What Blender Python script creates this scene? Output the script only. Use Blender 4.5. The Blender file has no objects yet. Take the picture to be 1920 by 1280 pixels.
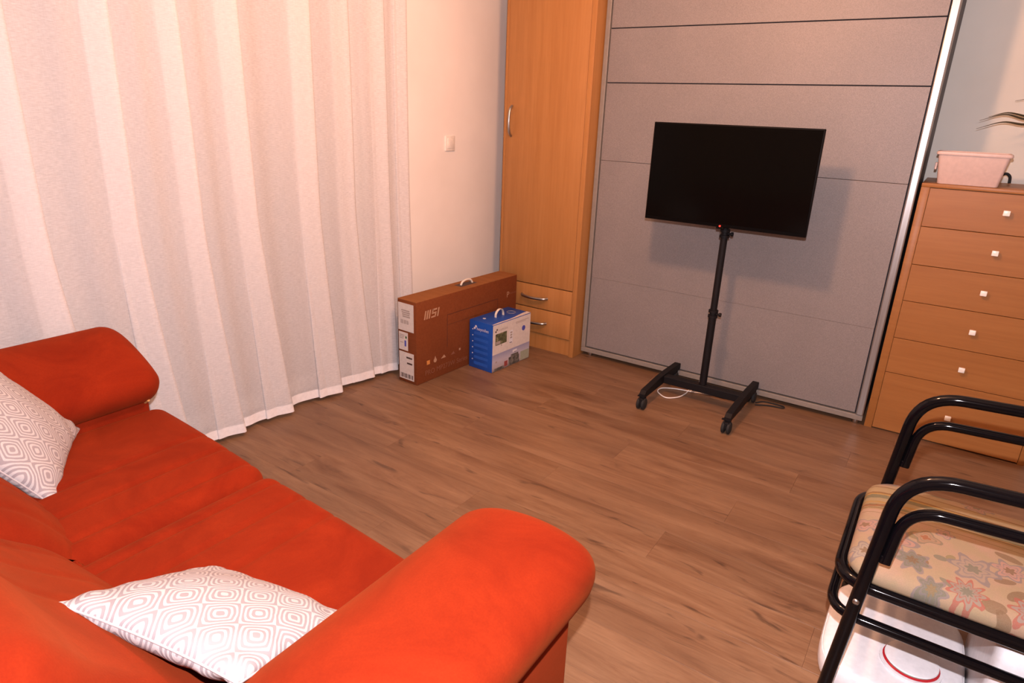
import bpy, bmesh, math, random
from mathutils import Matrix, Vector
random.seed(7)
PI = math.pi
scene = bpy.context.scene
COL = scene.collection

# ------------------------------------------------------------------ camera, world, lights, exposure
cam_d = bpy.data.cameras.new('camera'); cam = bpy.data.objects.new('camera', cam_d); COL.objects.link(cam)
cam_d.sensor_width = 36.0; cam_d.lens = 36.0 * 1221.0 / 1920.0; cam_d.clip_start = 0.02
CAM = Vector((0, 0, 1.40))
Rcv = Matrix(((0.8288814, 0.2151885, -0.5163811), (0.5582084, -0.2573201, 0.78879), (0.0368633, -0.9420617, -0.3334079)))
M = (Rcv @ Matrix.Diagonal((1, -1, -1))).to_4x4(); M.translation = CAM
cam.matrix_world = M
scene.camera = cam

w = bpy.data.worlds.new('night'); scene.world = w; w.use_nodes = True
w.node_tree.nodes['Background'].inputs[0].default_value = (0.010, 0.012, 0.020, 1)
w.node_tree.nodes['Background'].inputs[1].default_value = 1.0

FLASH_W, FLASH_COL = 255.0, (1.0, 0.90, 0.96)
LAMP_W, LAMP_COL = 97.0, (1.0, 0.465, 0.25)
fl = bpy.data.lights.new('camera_flash', 'SPOT'); fo = bpy.data.objects.new('camera_flash', fl); COL.objects.link(fo)
fl.energy = FLASH_W; fl.color = FLASH_COL; fl.shadow_soft_size = 0.012
fl.spot_size = math.radians(165); fl.spot_blend = 0.8
FM = M.copy(); FM.translation = M @ Vector((0.03, 0.15, -0.02)); fo.matrix_world = FM
LAMP = Vector((-0.92, 1.78, 2.12))
lp = bpy.data.lights.new('lamp_bulb', 'POINT'); lo = bpy.data.objects.new('lamp_bulb', lp); COL.objects.link(lo)
lp.energy = LAMP_W; lp.color = LAMP_COL; lp.shadow_soft_size = 0.07; lo.location = LAMP

vs = scene.view_settings
vs.view_transform = 'Standard'; vs.look = 'None'; vs.gamma = 1.0; vs.use_curve_mapping = False
vs.exposure = 0.0

# ------------------------------------------------------------------ mesh helpers
class MB:
    def __init__(s): s.v = []; s.f = []; s.uv = None
    def add(s, vs_, fs_):
        o = len(s.v); s.v += [tuple(p) for p in vs_]; s.f += [tuple(i + o for i in f) for f in fs_]; return s
    def box(s, x0, x1, y0, y1, z0, z1):
        return s.add([(x0,y0,z0),(x1,y0,z0),(x1,y1,z0),(x0,y1,z0),(x0,y0,z1),(x1,y0,z1),(x1,y1,z1),(x0,y1,z1)],
                     [(0,3,2,1),(4,5,6,7),(0,1,5,4),(1,2,6,5),(2,3,7,6),(3,0,4,7)])
    def bbox(s, x0, x1, y0, y1, z0, z1, b=0.002, seg=2):
        bm = bmesh.new(); bmesh.ops.create_cube(bm, size=1)
        for v in bm.verts:
            v.co = Vector(((x0+x1)/2 + v.co.x*(x1-x0), (y0+y1)/2 + v.co.y*(y1-y0), (z0+z1)/2 + v.co.z*(z1-z0)))
        bmesh.ops.bevel(bm, geom=list(bm.edges), offset=b, segments=seg, affect='EDGES', profile=0.5)
        bm.verts.index_update()
        s.add([v.co[:] for v in bm.verts], [[v.index for v in f.verts] for f in bm.faces]); bm.free(); return s
    def tube(s, pts, r, n=12, closed=False, cap=True):
        P = [Vector(p) for p in pts]; m = len(P); rr = r if isinstance(r, (list, tuple)) else [r]*m
        T = []
        for i in range(m):
            a = P[(i-1) % m] if (closed or i > 0) else P[i]; b = P[(i+1) % m] if (closed or i < m-1) else P[i]
            T.append((b-a).normalized())
        up = Vector((0,0,1)) if abs(T[0].z) < .9 else Vector((1,0,0))
        nrm = (up - T[0]*up.dot(T[0])).normalized(); vs_ = []
        for i in range(m):
            nrm = (nrm - T[i]*nrm.dot(T[i])).normalized(); bn = T[i].cross(nrm)
            for k in range(n):
                a = 2*PI*k/n; vs_.append(P[i] + (nrm*math.cos(a) + bn*math.sin(a))*rr[i])
        fs_ = []
        for i in range(m if closed else m-1):
            for k in range(n):
                fs_.append((i*n+k, i*n+(k+1) % n, ((i+1) % m)*n+(k+1) % n, ((i+1) % m)*n+k))
        if cap and not closed:
            fs_.append(tuple(range(n-1, -1, -1))); fs_.append(tuple((m-1)*n+k for k in range(n)))
        return s.add(vs_, fs_)
    def lathe(s, prof, c, n=32, axis='z', cap=True):
        vs_ = []; c = Vector(c)
        for r, h in prof:
            for k in range(n):
                a = 2*PI*k/n; x, y = r*math.cos(a), r*math.sin(a)
                vs_.append(c + (Vector((x, y, h)) if axis == 'z' else Vector((h, x, y)) if axis == 'x' else Vector((y, h, x))))
        fs_ = [(i*n+k, i*n+(k+1) % n, (i+1)*n+(k+1) % n, (i+1)*n+k) for i in range(len(prof)-1) for k in range(n)]
        if cap:
            fs_.append(tuple(range(n-1, -1, -1))); fs_.append(tuple((len(prof)-1)*n+k for k in range(n)))
        return s.add(vs_, fs_)
    def grid(s, fn, nu, nv):
        vs_ = [fn(i/nu, j/nv) for j in range(nv+1) for i in range(nu+1)]
        return s.add(vs_, [(j*(nu+1)+i, j*(nu+1)+i+1, (j+1)*(nu+1)+i+1, (j+1)*(nu+1)+i) for j in range(nv) for i in range(nu)])
    def xf(s, mtx):
        s.v = [tuple(mtx @ Vector(p)) for p in s.v]; return s

def origin(o):
    t = Vector((0,0,0))
    while o: t += o.location; o = o.parent
    return t
def setp(o, label=None, cat=None, group=None, kind=None):
    if label: o['label'] = label
    if cat: o['category'] = cat
    if group: o['group'] = group
    if kind: o['kind'] = kind
    return o
def thing(name, loc, label, cat, group=None):
    o = bpy.data.objects.new(name, None); COL.objects.link(o); o.location = loc; o.empty_display_size = .05
    return setp(o, label, cat, group)
def obj(name, mb, mat, parent=None, loc=None, smooth=None, label=None):
    """mesh given in world coordinates; stored relative to parent's origin (or loc)"""
    base = origin(parent) if parent else Vector(loc or (0,0,0))
    me = bpy.data.meshes.new(name)
    me.from_pydata([tuple(Vector(p) - base) for p in mb.v], [], mb.f)
    if mb.uv:
        ul = me.uv_layers.new(name='UVMap')
        for li, l in enumerate(me.loops): ul.data[li].uv = mb.uv[l.vertex_index]
    me.validate(); me.update()
    if smooth is not None:
        me.polygons.foreach_set('use_smooth', [True]*len(me.polygons))
        if smooth < 179: me.set_sharp_from_angle(angle=math.radians(smooth))
    me.materials.append(mat)
    o = bpy.data.objects.new(name, me); COL.objects.link(o)
    if parent: o.parent = parent
    else: o.location = base
    if label: o['label'] = label
    return o
def copy_to(o, parent, loc=None):
    c = o.copy(); COL.objects.link(c); c.parent = parent
    if loc is not None: c.location = loc
    for k in ('label', 'category', 'group'):
        if k in c and parent: del c[k]
    return c
def smooth_closed(pts, it=3):
    for _ in range(it):
        q = []; n = len(pts)
        for i in range(n):
            a, b = pts[i], pts[(i+1) % n]
            q.append((a[0]*.75+b[0]*.25, a[1]*.75+b[1]*.25)); q.append((a[0]*.25+b[0]*.75, a[1]*.25+b[1]*.75))
        pts = q
    return pts
def poly_normals(pts):
    n = len(pts); ar = sum(pts[i][0]*pts[(i+1) % n][1]-pts[(i+1) % n][0]*pts[i][1] for i in range(n)); sg = 1 if ar > 0 else -1
    out = []
    for i in range(n):
        a, b = pts[i-1], pts[(i+1) % n]; t = Vector((b[0]-a[0], b[1]-a[1])); t.normalize(); out.append((t.y*sg, -t.x*sg))
    return out
def extrude_profile(mb, prof, fn, s0, s1, r0, r1, n=16, k=7, disp=None):
    """closed 2D profile swept from s0 to s1 with rounded ends; fn(a,b,s)->xyz; disp(s,i,a,b)->inset"""
    nr = poly_normals(prof); S = []
    if r0 > 0:
        for i in range(k): t = i/k; S.append((s0 + r0*(1-math.cos(t*PI/2)), r0*(1-math.sin(t*PI/2))))
    else: S.append((s0, 0))
    a0, a1 = s0+max(r0,0), s1-max(r1,0)
    for i in range(n+1): S.append((a0+(a1-a0)*i/n, 0))
    if r1 > 0:
        for i in range(1, k+1): t = i/k; S.append((s1 - r1*(1-math.sin(t*PI/2)), r1*(1-math.cos(t*PI/2))))
    m = len(prof); vs_ = []
    for (s, ins) in S:
        for i, (a, b) in enumerate(prof):
            d = ins + (disp(s, i, a, b) if disp else 0)
            vs_.append(fn(a-nr[i][0]*d, b-nr[i][1]*d, s))
    fs_ = [(j*m+i, j*m+(i+1) % m, (j+1)*m+(i+1) % m, (j+1)*m+i) for j in range(len(S)-1) for i in range(m)]
    fs_.append(tuple(range(m-1, -1, -1))); fs_.append(tuple((len(S)-1)*m+i for i in range(m)))
    return mb.add(vs_, fs_)
def fix_normals(o):
    bm = bmesh.new(); bm.from_mesh(o.data); bmesh.ops.recalc_face_normals(bm, faces=bm.faces); bm.to_mesh(o.data); bm.free(); return o
def soft_box(mb, x0, x1, y0, y1, z0, z1, r, n=20, disp=None):
    c = Vector(((x0+x1)/2, (y0+y1)/2, (z0+z1)/2)); h = Vector(((x1-x0)/2, (y1-y0)/2, (z1-z0)/2))
    bm = bmesh.new(); bmesh.ops.create_cube(bm, size=2)
    bmesh.ops.subdivide_edges(bm, edges=bm.edges, cuts=n, use_grid_fill=True)
    for v in bm.verts:
        p = Vector([math.copysign(1-(1-abs(t))**1.6, t)*hh for t, hh in zip(v.co, h)])
        q = Vector([max(-(hh-r), min(hh-r, t)) for t, hh in zip(p, h)])
        d = p-q
        if d.length > 1e-7: p = q + d.normalized()*r
        if disp: p = disp(p + c) - c
        v.co = p + c
    bm.verts.index_update()
    mb.add([v.co[:] for v in bm.verts], [[v.index for v in f.verts] for f in bm.faces]); bm.free(); return mb
def arc_path(pts, rad, n=6):
    """polyline with rounded corners"""
    P = [Vector(p) for p in pts]; R_ = rad if isinstance(rad, (list, tuple)) else [rad]*len(P); out = [P[0]]
    for i in range(1, len(P)-1):
        a, b, c = P[i-1], P[i], P[i+1]; u = (a-b); v = (c-b); r = min(R_[i], u.length*.49, v.length*.49)
        u.normalize(); v.normalize(); p0 = b+u*r; p1 = b+v*r
        for k in range(n+1):
            t = k/n; out.append(p0*(1-t)**2 + b*2*t*(1-t) + p1*t*t)
    out.append(P[-1]); return out
def spline(pts, n=8):
    P = [Vector(p) for p in pts]; P = [P[0]*2-P[1]] + P + [P[-1]*2-P[-2]]; out = []
    for i in range(1, len(P)-2):
        for k in range(n):
            t = k/n; a, b, c, d = P[i-1], P[i], P[i+1], P[i+2]
            out.append(.5*((2*b)+(c-a)*t+(2*a-5*b+4*c-d)*t*t+(3*b-a-3*c+d)*t**3))
    out.append(P[-2]); return out
def text_mb(txt, size, extrude=0.0):
    cu = bpy.data.curves.new('t', 'FONT'); cu.body = txt; cu.size = size; cu.extrude = extrude; cu.resolution_u = 3
    o = bpy.data.objects.new('t', cu); COL.objects.link(o); bpy.context.view_layer.update()
    me = o.evaluated_get(bpy.context.evaluated_depsgraph_get()).to_mesh()
    m = MB(); m.add([v.co[:] for v in me.vertices], [tuple(p.vertices) for p in me.polygons])
    bpy.data.objects.remove(o); bpy.data.curves.remove(cu); return m
def frame_m(o, u, v):
    """matrix taking local x->u, y->v, z->u x v at o"""
    u = Vector(u).normalized(); v = Vector(v).normalized(); n = u.cross(v); o = Vector(o)
    return Matrix(((u.x, v.x, n.x, o.x), (u.y, v.y, n.y, o.y), (u.z, v.z, n.z, o.z), (0,0,0,1)))

# ------------------------------------------------------------------ material helpers
class N:
    """math-node wrapper"""
    def __init__(s, nt, sock): s.nt = nt; s.o = sock
    def _m(s, op, *a):
        nd = s.nt.nodes.new('ShaderNodeMath'); nd.operation = op
        for i, x in enumerate((s,)+a):
            if isinstance(x, N): s.nt.links.new(x.o, nd.inputs[i])
            else: nd.inputs[i].default_value = x
        return N(s.nt, nd.outputs[0])
    def __add__(s, b): return s._m('ADD', b)
    def __sub__(s, b): return s._m('SUBTRACT', b)
    def __mul__(s, b): return s._m('MULTIPLY', b)
    def __truediv__(s, b): return s._m('DIVIDE', b)
    def lt(s, b): return s._m('LESS_THAN', b)
    def gt(s, b): return s._m('GREATER_THAN', b)
    def sin(s): return s._m('SINE')
    def cos(s): return s._m('COSINE')
    def abs(s): return s._m('ABSOLUTE')
    def sqrt(s): return s._m('SQRT')
    def asin(s): return s._m('ARCSINE')
    def max(s, b): return s._m('MAXIMUM', b)
    def min(s, b): return s._m('MINIMUM', b)
    def atan2(s, b): return s._m('ARCTAN2', b)
    def sstep(s, a, b):
        nd = s.nt.nodes.new('ShaderNodeMapRange'); nd.interpolation_type = 'SMOOTHSTEP'
        s.nt.links.new(s.o, nd.inputs[0]); nd.inputs[1].default_value = a; nd.inputs[2].default_value = b; return N(s.nt, nd.outputs[0])
class Mat:
    def __init__(s, name):
        s.m = bpy.data.materials.new(name); s.m.use_nodes = True; s.nt = s.m.node_tree
        s.b = s.nt.nodes['Principled BSDF']; s.L = s.nt.links.new
        s.tc = s.nt.nodes.new('ShaderNodeTexCoord')
    def set(s, **k):
        for a, v in k.items():
            s.b.inputs[a.replace('_', ' ')].default_value = v
        return s
    def col(s, c): s.b.inputs['Base Color'].default_value = (*c, 1); return s
    def sep(s, which='Object'):
        nd = s.nt.nodes.new('ShaderNodeSeparateXYZ'); s.L(s.tc.outputs[which], nd.inputs[0]); return [N(s.nt, q) for q in nd.outputs]
    def noise(s, scale=5, stretch=(1,1,1), detail=4, rough=.55, which='Object', off=None, dist=0):
        mp = s.nt.nodes.new('ShaderNodeMapping'); mp.inputs['Scale'].default_value = stretch
        s.L(s.tc.outputs[which], mp.inputs[0])
        if off is not None: s.L(off, mp.inputs['Location'])
        nd = s.nt.nodes.new('ShaderNodeTexNoise'); nd.inputs['Scale'].default_value = scale; nd.inputs['Detail'].default_value = detail
        nd.inputs['Roughness'].default_value = rough; nd.inputs['Distortion'].default_value = dist
        s.L(mp.outputs[0], nd.inputs['Vector']); return N(s.nt, nd.outputs['Fac'])
    def ramp(s, fac, stops):
        nd = s.nt.nodes.new('ShaderNodeValToRGB'); e = nd.color_ramp.elements
        while len(e) < len(stops): e.new(.5)
        for i, (p, c) in enumerate(stops): e[i].position = p; e[i].color = (*c, 1)
        s.L(fac.o, nd.inputs[0]); return nd.outputs[0]
    def mix(s, fac, a, b, mode='MIX'):
        nd = s.nt.nodes.new('ShaderNodeMix'); nd.data_type = 'RGBA'; nd.blend_type = mode
        if isinstance(fac, N): s.L(fac.o, nd.inputs[0])
        else: nd.inputs[0].default_value = fac
        for i, c in ((6, a), (7, b)):
            if isinstance(c, (tuple, list)): nd.inputs[i].default_value = (*c, 1)
            else: s.L(c, nd.inputs[i])
        return nd.outputs[2]
    def base(s, c): s.L(c, s.b.inputs['Base Color']); return s
    def bump(s, h, strength=.2, dist=.002):
        nd = s.nt.nodes.new('ShaderNodeBump'); nd.inputs['Strength'].default_value = strength; nd.inputs['Distance'].default_value = dist
        s.L(h.o, nd.inputs['Height']); s.L(nd.outputs[0], s.b.inputs['Normal']); return s
def plain(name, c, rough=.5, **k):
    m = Mat(name).col(c).set(Roughness=rough, **k); n = m.noise(60, detail=3)
    m.base(m.ramp(n, [(.3, tuple(x*.94 for x in c)), (.7, tuple(min(1, x*1.05) for x in c))])); return m.m
def wood(name, axis, c1, c2, rough=.42):
    m = Mat(name).set(Roughness=rough, Specular_IOR_Level=.3); st = [26, 26, 26]; st[axis] = 1.1
    n = m.noise(1.0, st, 6, .6, dist=.4); st2 = [90, 90, 90]; st2[axis] = 5
    f = m.noise(1.0, st2, 3)
    m.base(m.mix(f.sstep(.35, .75)*.25, m.ramp(n, [(.3, c1), (.7, c2)]), tuple(x*.8 for x in c1)))
    m.bump(f, .06, .001); return m.m
MT = {}
def build_materials():
    m = Mat('wall_paint').set(Roughness=.85); n = m.noise(3, detail=3); f = m.noise(170, detail=2)
    m.base(m.ramp(n, [(.3, (.80,.76,.71)), (.7, (.85,.81,.76))])); m.bump(f, .15, .001); MT['wall'] = m.m
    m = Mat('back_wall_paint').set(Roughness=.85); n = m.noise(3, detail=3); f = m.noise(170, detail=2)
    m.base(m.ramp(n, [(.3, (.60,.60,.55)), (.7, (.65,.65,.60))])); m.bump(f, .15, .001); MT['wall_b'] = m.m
    MT['ceiling'] = plain('ceiling_paint', (.78,.76,.72), .9)
    MT['wood_v'] = wood('beech_laminate_upright', 2, (.340,.146,.042), (.400,.184,.058))
    MT['wood_h'] = wood('beech_laminate_level', 0, (.280,.112,.029), (.330,.140,.040))
    # bed board
    m = Mat('taupe_board').set(Roughness=.5); n = m.noise(420, detail=2); n2 = m.noise(4, detail=2)
    m.base(m.mix(n2.sstep(.3,.7), m.ramp(n, [(.3,(.165,.147,.143)),(.7,(.250,.224,.216))]), m.ramp(n, [(.3,(.155,.139,.135)),(.7,(.235,.211,.204))]))); m.bump(n, .12, .0006); MT['board'] = m.m
    m = Mat('brushed_aluminium').set(Metallic=.85, Roughness=.33); n = m.noise(1, (300,300,6), 3)
    m.base(m.ramp(n, [(.3,(.34,.33,.32)),(.7,(.42,.41,.40))])); MT['alu'] = m.m
    MT['side_dark'] = plain('shaded_side_board', (.045,.040,.050), .6)  # bed side; shade of the gap beside the chest put into its colour
    MT['frame_grey'] = plain('satin_grey_frame', (.215,.190,.165), .5)
    MT['dark_gap'] = plain('shadow_gap_black', (.012,.010,.016), .8)
    MT['steel'] = plain('satin_steel', (.42,.41,.40), .32, Metallic=1.0)
    MT['knob'] = plain('flash_lit_knob', (.82,.80,.74), .30)  # metal knobs painted pale to carry the flash reflection
    MT['tv_black'] = plain('tv_black_plastic', (.003,.0025,.0025), .5, Specular_IOR_Level=.06)
    MT['screen'] = plain('tv_screen_glass', (.0025,.0022,.0020), .12, Specular_IOR_Level=.06)
    MT['stand_black'] = plain('black_powder_coat', (.006,.005,.006), .6, Specular_IOR_Level=.2)
    MT['rubber'] = plain('black_rubber', (.010,.010,.010), .8)
    m = Mat('red_standby_light'); m.set(Emission_Color=(1,.02,.01,1), Emission_Strength=6.0); m.col((.5,.01,.01)); MT['led'] = m.m
    MT['white_plastic'] = plain('white_plastic', (.78,.77,.76), .35)
    MT['switch'] = plain('switch_plastic', (.80,.75,.68), .4)
    MT['cable_white'] = plain('white_cable_sheath', (.75,.73,.70), .45)
    MT['gloss_black'] = plain('gloss_black_enamel', (.0025,.0022,.003), .08, Specular_IOR_Level=.22)
    # floor plank
    m = Mat('oak_vinyl_plank').set(Roughness=.46, Specular_IOR_Level=.35)
    oi = m.nt.nodes.new('ShaderNodeObjectInfo'); rnd = N(m.nt, oi.outputs['Random'])
    cx = m.nt.nodes.new('ShaderNodeCombineXYZ'); m.L((rnd*37.0).o, cx.inputs[0]); m.L((rnd*91.0).o, cx.inputs[1])
    g = m.noise(1.0, (1.7, 13, 1), 8, .66, off=cx.outputs[0], dist=1.1); fine = m.noise(1.0, (9, 190, 1), 4, .6, off=cx.outputs[0])
    big = m.noise(1.0, (.9, 4.5, 1), 3, .5, off=cx.outputs[0]); kn = m.noise(1.0, (3.2, 15, 1), 3, .5, off=cx.outputs[0], dist=1.5)
    c = m.ramp(g, [(.24,(.085,.034,.014)),(.43,(.172,.088,.044)),(.60,(.225,.127,.068)),(.78,(.285,.174,.102))])
    c = m.mix(big.sstep(.40,.68)*.45, c, (.098,.050,.026))
    c = m.mix(fine.sstep(.45,.75)*.30, c, (.060,.030,.017))
    c = m.mix(kn.sstep(.61,.74)*.75, c, (.034,.015,.008))
    c = m.mix((rnd*.20), c, (.215,.130,.078))
    m.base(c); m.bump(fine, .10, .0008); MT['plank'] = m.m
    MT['subfloor'] = plain('dark_underlay', (.05,.028,.016), .9)
    # curtain
    m = Mat('sheer_linen'); nt = m.nt; L = m.L
    wx = m.noise(1.0, (40, 900, 30), 3, .6); wz = m.noise(1.0, (30, 30, 1100), 3, .6); slub = m.noise(1.0, (8, 60, 500), 4, .6)
    d = nt.nodes.new('ShaderNodeBsdfDiffuse'); t = nt.nodes.new('ShaderNodeBsdfTranslucent'); tr = nt.nodes.new('ShaderNodeBsdfTransparent')
    cc = m.ramp((wx+wz)*.5, [(.35,(.74,.71,.70)),(.65,(.86,.84,.83))])
    L(cc, d.inputs[0]); L(cc, t.inputs[0])
    m1 = nt.nodes.new('ShaderNodeMixShader'); m1.inputs[0].default_value = .34; L(d.outputs[0], m1.inputs[1]); L(t.outputs[0], m1.inputs[2])
    m2 = nt.nodes.new('ShaderNodeMixShader'); hole = (slub.sstep(.3,.7)*.16 + .15); L(hole.o, m2.inputs[0]); L(m1.outputs[0], m2.inputs[1]); L(tr.outputs[0], m2.inputs[2])
    L(m2.outputs[0], nt.nodes['Material Output'].inputs[0]); MT['linen'] = m.m
    MT['hem'] = plain('linen_hem', (.74,.71,.70), .9)
    # velvet
    m = Mat('orange_velvet').set(Roughness=.95, Sheen_Weight=.10, Sheen_Roughness=.6, Specular_IOR_Level=.08)
    m.b.inputs['Sheen Tint'].default_value = (1,.26,.06,1)
    n = m.noise(4.5, (1,1,1), 5, .65, dist=1.0); f = m.noise(260, detail=3)
    m.base(m.mix(f.sstep(.3,.7)*.25, m.ramp(n, [(.35,(.160,.0105,.0022)),(.65,(.220,.0175,.0036))]), (.135,.0075,.0018))); m.bump(f, .25, .0012); MT['velvet'] = m.m
    MT['piping'] = plain('tan_piping', (.52,.25,.08), .8)
    # cushion fabric with ogee weave
    m = Mat('ogee_weave_fabric').set(Roughness=.9, Specular_IOR_Level=.2); u, v, _ = m.sep('UV')
    wob = m.noise(9, detail=2, which='UV'); uu = u*(2*PI*4.4); vv = v*(2*PI*3.3) + (wob-.5)*.6
    cu, cv = uu.cos()*.995, vv.cos()*.995; h = cu*.6 + cu.asin()*.25 + cv*.35 + cv.asin()*.42; ln = (h*11.0).sin(); wv = m.noise(330, detail=2)
    msk = ln.sstep(-.35,.35)
    m.base(m.mix(msk, (.285,.255,.260), m.ramp(wv, [(.3,(.43,.405,.395)),(.7,(.48,.455,.445))]))); m.bump(msk*.7+wv*.3, .35, .0015); MT['ogee'] = m.m
    MT['cushion_seam'] = plain('cushion_seam_thread', (.42,.38,.37), .9)
    # cardboard
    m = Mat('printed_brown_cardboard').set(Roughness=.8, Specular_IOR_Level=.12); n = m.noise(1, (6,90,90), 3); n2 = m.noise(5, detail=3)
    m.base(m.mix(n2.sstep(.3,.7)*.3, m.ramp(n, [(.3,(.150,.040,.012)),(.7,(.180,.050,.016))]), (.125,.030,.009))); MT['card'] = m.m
    m = Mat('lamplit_kraft_cardboard').set(Roughness=.8, Specular_IOR_Level=.12); n = m.noise(1, (6,90,90), 3)
    m.base(m.ramp(n, [(.3,(.215,.082,.025)),(.7,(.255,.102,.034))])); MT['kraft'] = m.m  # carton top, its colour lightened for the lamp overhead
    MT['ink_tan'] = plain('tan_ink', (.40,.235,.14), .7)
    MT['ink_faint'] = plain('faint_brown_ink', (.205,.072,.034), .7)
    MT['ink_dark'] = plain('dark_print', (.055,.030,.025), .7)
    MT['ink_line'] = plain('dark_brown_print', (.065,.015,.006), .7)
    MT['ink_orange'] = plain('orange_ink', (.55,.22,.05), .7)
    MT['label'] = plain('white_paper_label', (.58,.53,.49), .6)
    MT['ink_grey'] = plain('grey_print', (.33,.28,.25), .7)
    MT['ink_blue'] = plain('blue_print', (.06,.07,.36), .6)
    MT['ink_green'] = plain('green_print', (.03,.10,.03), .6)
    m = Mat('glossy_blue_card').set(Roughness=.35); n = m.noise(8, detail=2)
    m.base(m.ramp(n, [(.3,(.005,.056,.29)),(.7,(.008,.072,.37))])); MT['blue'] = m.m
    MT['blue_light'] = plain('pale_blue_ink', (.014,.090,.42), .5)
    MT['white_ink'] = plain('white_ink', (.62,.62,.66), .5)
    MT['handle'] = plain('clear_plastic_strap', (.70,.62,.52), .4)
    m = Mat('printed_landscape').set(Roughness=.4); x, y, z = m.sep('UV'); n = m.noise(26, detail=4, which='UV')
    sky = m.ramp(y + (n-.5)*.25, [(0,(.16,.13,.13)),(.22,(.38,.33,.34)),(.6,(.42,.40,.47)),(1,(.26,.27,.40))]); m.base(sky); MT['landscape'] = m.m
    m = Mat('printed_screenshot').set(Roughness=.4); n = m.noise(14, (1,4,4), 4, which='Object')
    m.base(m.ramp(n, [(.35,(.03,.035,.02)),(.55,(.10,.11,.05)),(.7,(.30,.27,.18))])); MT['shot'] = m.m
    m = Mat('printed_house').set(Roughness=.4); n = m.noise(60, detail=3)
    m.base(m.ramp(n, [(.4,(.05,.05,.045)),(.6,(.16,.15,.13))])); MT['house'] = m.m
    MT['ink_red'] = plain('dark_red_print', (.25,.05,.045), .5)
    MT['tree_print'] = plain('sage_print', (.30,.32,.24), .5)
    # plant / planter
    MT['bin'] = plain('dusty_pink_plastic', (.56,.43,.39), .45)
    m = Mat('striped_leaf').set(Roughness=.45); u, v, _ = m.sep('UV'); e = (u-.5).abs()
    m.base(m.mix(e.sstep(.30,.40), (.020,.016,.008), (.12,.085,.018))); MT['leaf'] = m.m
    MT['terracotta'] = plain('terracotta', (.40,.16,.08), .8); MT['soil'] = plain('potting_soil', (.035,.022,.014), .95)
    MT['robot_white'] = plain('robot_white_gloss', (.74,.74,.76), .22)
    MT['robot_red'] = plain('red_ring', (.42,.012,.02), .35)
    MT['robot_grey'] = plain('lidar_grey', (.30,.28,.22), .3)
    MT['glass'] = Mat('window_glass').col((.9,.95,.95)).set(Roughness=.02, Transmission_Weight=1.0, IOR=1.45).m
    MT['frame_white'] = plain('white_lacquer', (.72,.68,.62), .4)
    MT['shutter'] = plain('beige_shutter', (.62,.45,.38), .6)
    m = Mat('frosted_shade'); m.col((.9,.8,.65)).set(Roughness=.5, Transmission_Weight=.3); n = m.noise(20); m.bump(n, .05); MT['shade'] = m.m
    # chair tapestry: local coordinates (x from the front, y across)
    m = Mat('floral_tapestry').set(Roughness=.9, Specular_IOR_Level=.15); x, y, z = m.sep('Object'); nt = m.nt
    wv = m.noise(420, detail=2); n = m.noise(16, detail=3)
    c = m.mix(n.sstep(.35,.7), (.52,.40,.235), (.60,.40,.27))
    wob = m.noise(30, detail=2); yy = y + (wob-.5)*.010
    def band(c, a, b, color, wig=False):
        q = yy if wig else y
        return m.mix(q.gt(a)*q.lt(b), c, color)
    for a, b, col, wg in ((.305,.345,(.47,.32,.15),1), (.312,.316,(.23,.15,.07),0), (.322,.334,(.25,.22,.11),1), (.345,.352,(.50,.30,.08),0),
                          (.352,.372,(.46,.36,.19),1), (.372,.392,(.24,.22,.12),1), (.392,.400,(.52,.32,.09),0), (.400,.408,(.30,.16,.06),0),
                          (.408,.440,(.50,.37,.19),1), (.440,.446,(.32,.19,.08),0), (.286,.288,(.30,.19,.09),0)):
        c = band(c, a, b, col, wg)
    zig = ((x*70.0).sin()*.006 + y)
    c = m.mix(zig.gt(.326)*zig.lt(.336)*(x*35.0).sin().gt(0), c, (.35,.15,.06))
    def flower(c, fx, fy, R_, np_, rot, fill, edge, core):
        dx = x-fx; dy = y-fy; r = (dx*dx+dy*dy).sqrt(); th = dy.atan2(dx)
        R_ = R_*1.22; pet = ((th*float(np_)+rot).cos()*.20+.80)*R_ + (wob-.5)*(R_*.6); q = r/pet
        c = m.mix(q.lt(1.0)*.85, c, edge); c = m.mix(q.lt(.80)*.9, c, fill); c = m.mix(q.gt(.50)*q.lt(.60)*.7, c, edge)
        return m.mix(q.lt(.32)*.85, c, core)
    def leaf(c, fx, fy, a, b, ang, col):
        dx = x-fx; dy = y-fy; ca, sa = math.cos(ang), math.sin(ang)
        p = (dx*ca+dy*sa)/a; q = (dy*ca-dx*sa)/b; d2 = p*p+q*q + (wob-.5)*.7
        return m.mix(d2.lt(1.0)*.8, c, col)
    mv, gr, pk, br, rd = (.30,.26,.25), (.24,.24,.17), (.62,.36,.27), (.27,.17,.09), (.50,.15,.11)
    for a in ((.120,.105,.026,.012,.6,gr), (.150,.120,.018,.010,2.2,br), (.135,.215,.026,.016,.2,(.30,.24,.11)), (.215,.060,.030,.009,-.5,gr),
              (.330,.100,.026,.012,1.0,br), (.310,.140,.022,.010,.4,br), (.290,.045,.024,.015,0,br), (.310,.028,.020,.010,-.7,br), (.185,.150,.014,.010,0,gr),
              (.205,.165,.012,.009,1,(.33,.28,.13)), (.060,.130,.028,.013,-.6,mv), (.320,.245,.030,.012,-.3,br), (.05,.475,.030,.012,.2,mv), (.18,.485,.03,.012,.3,gr)):
        c = leaf(c, *a)
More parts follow.
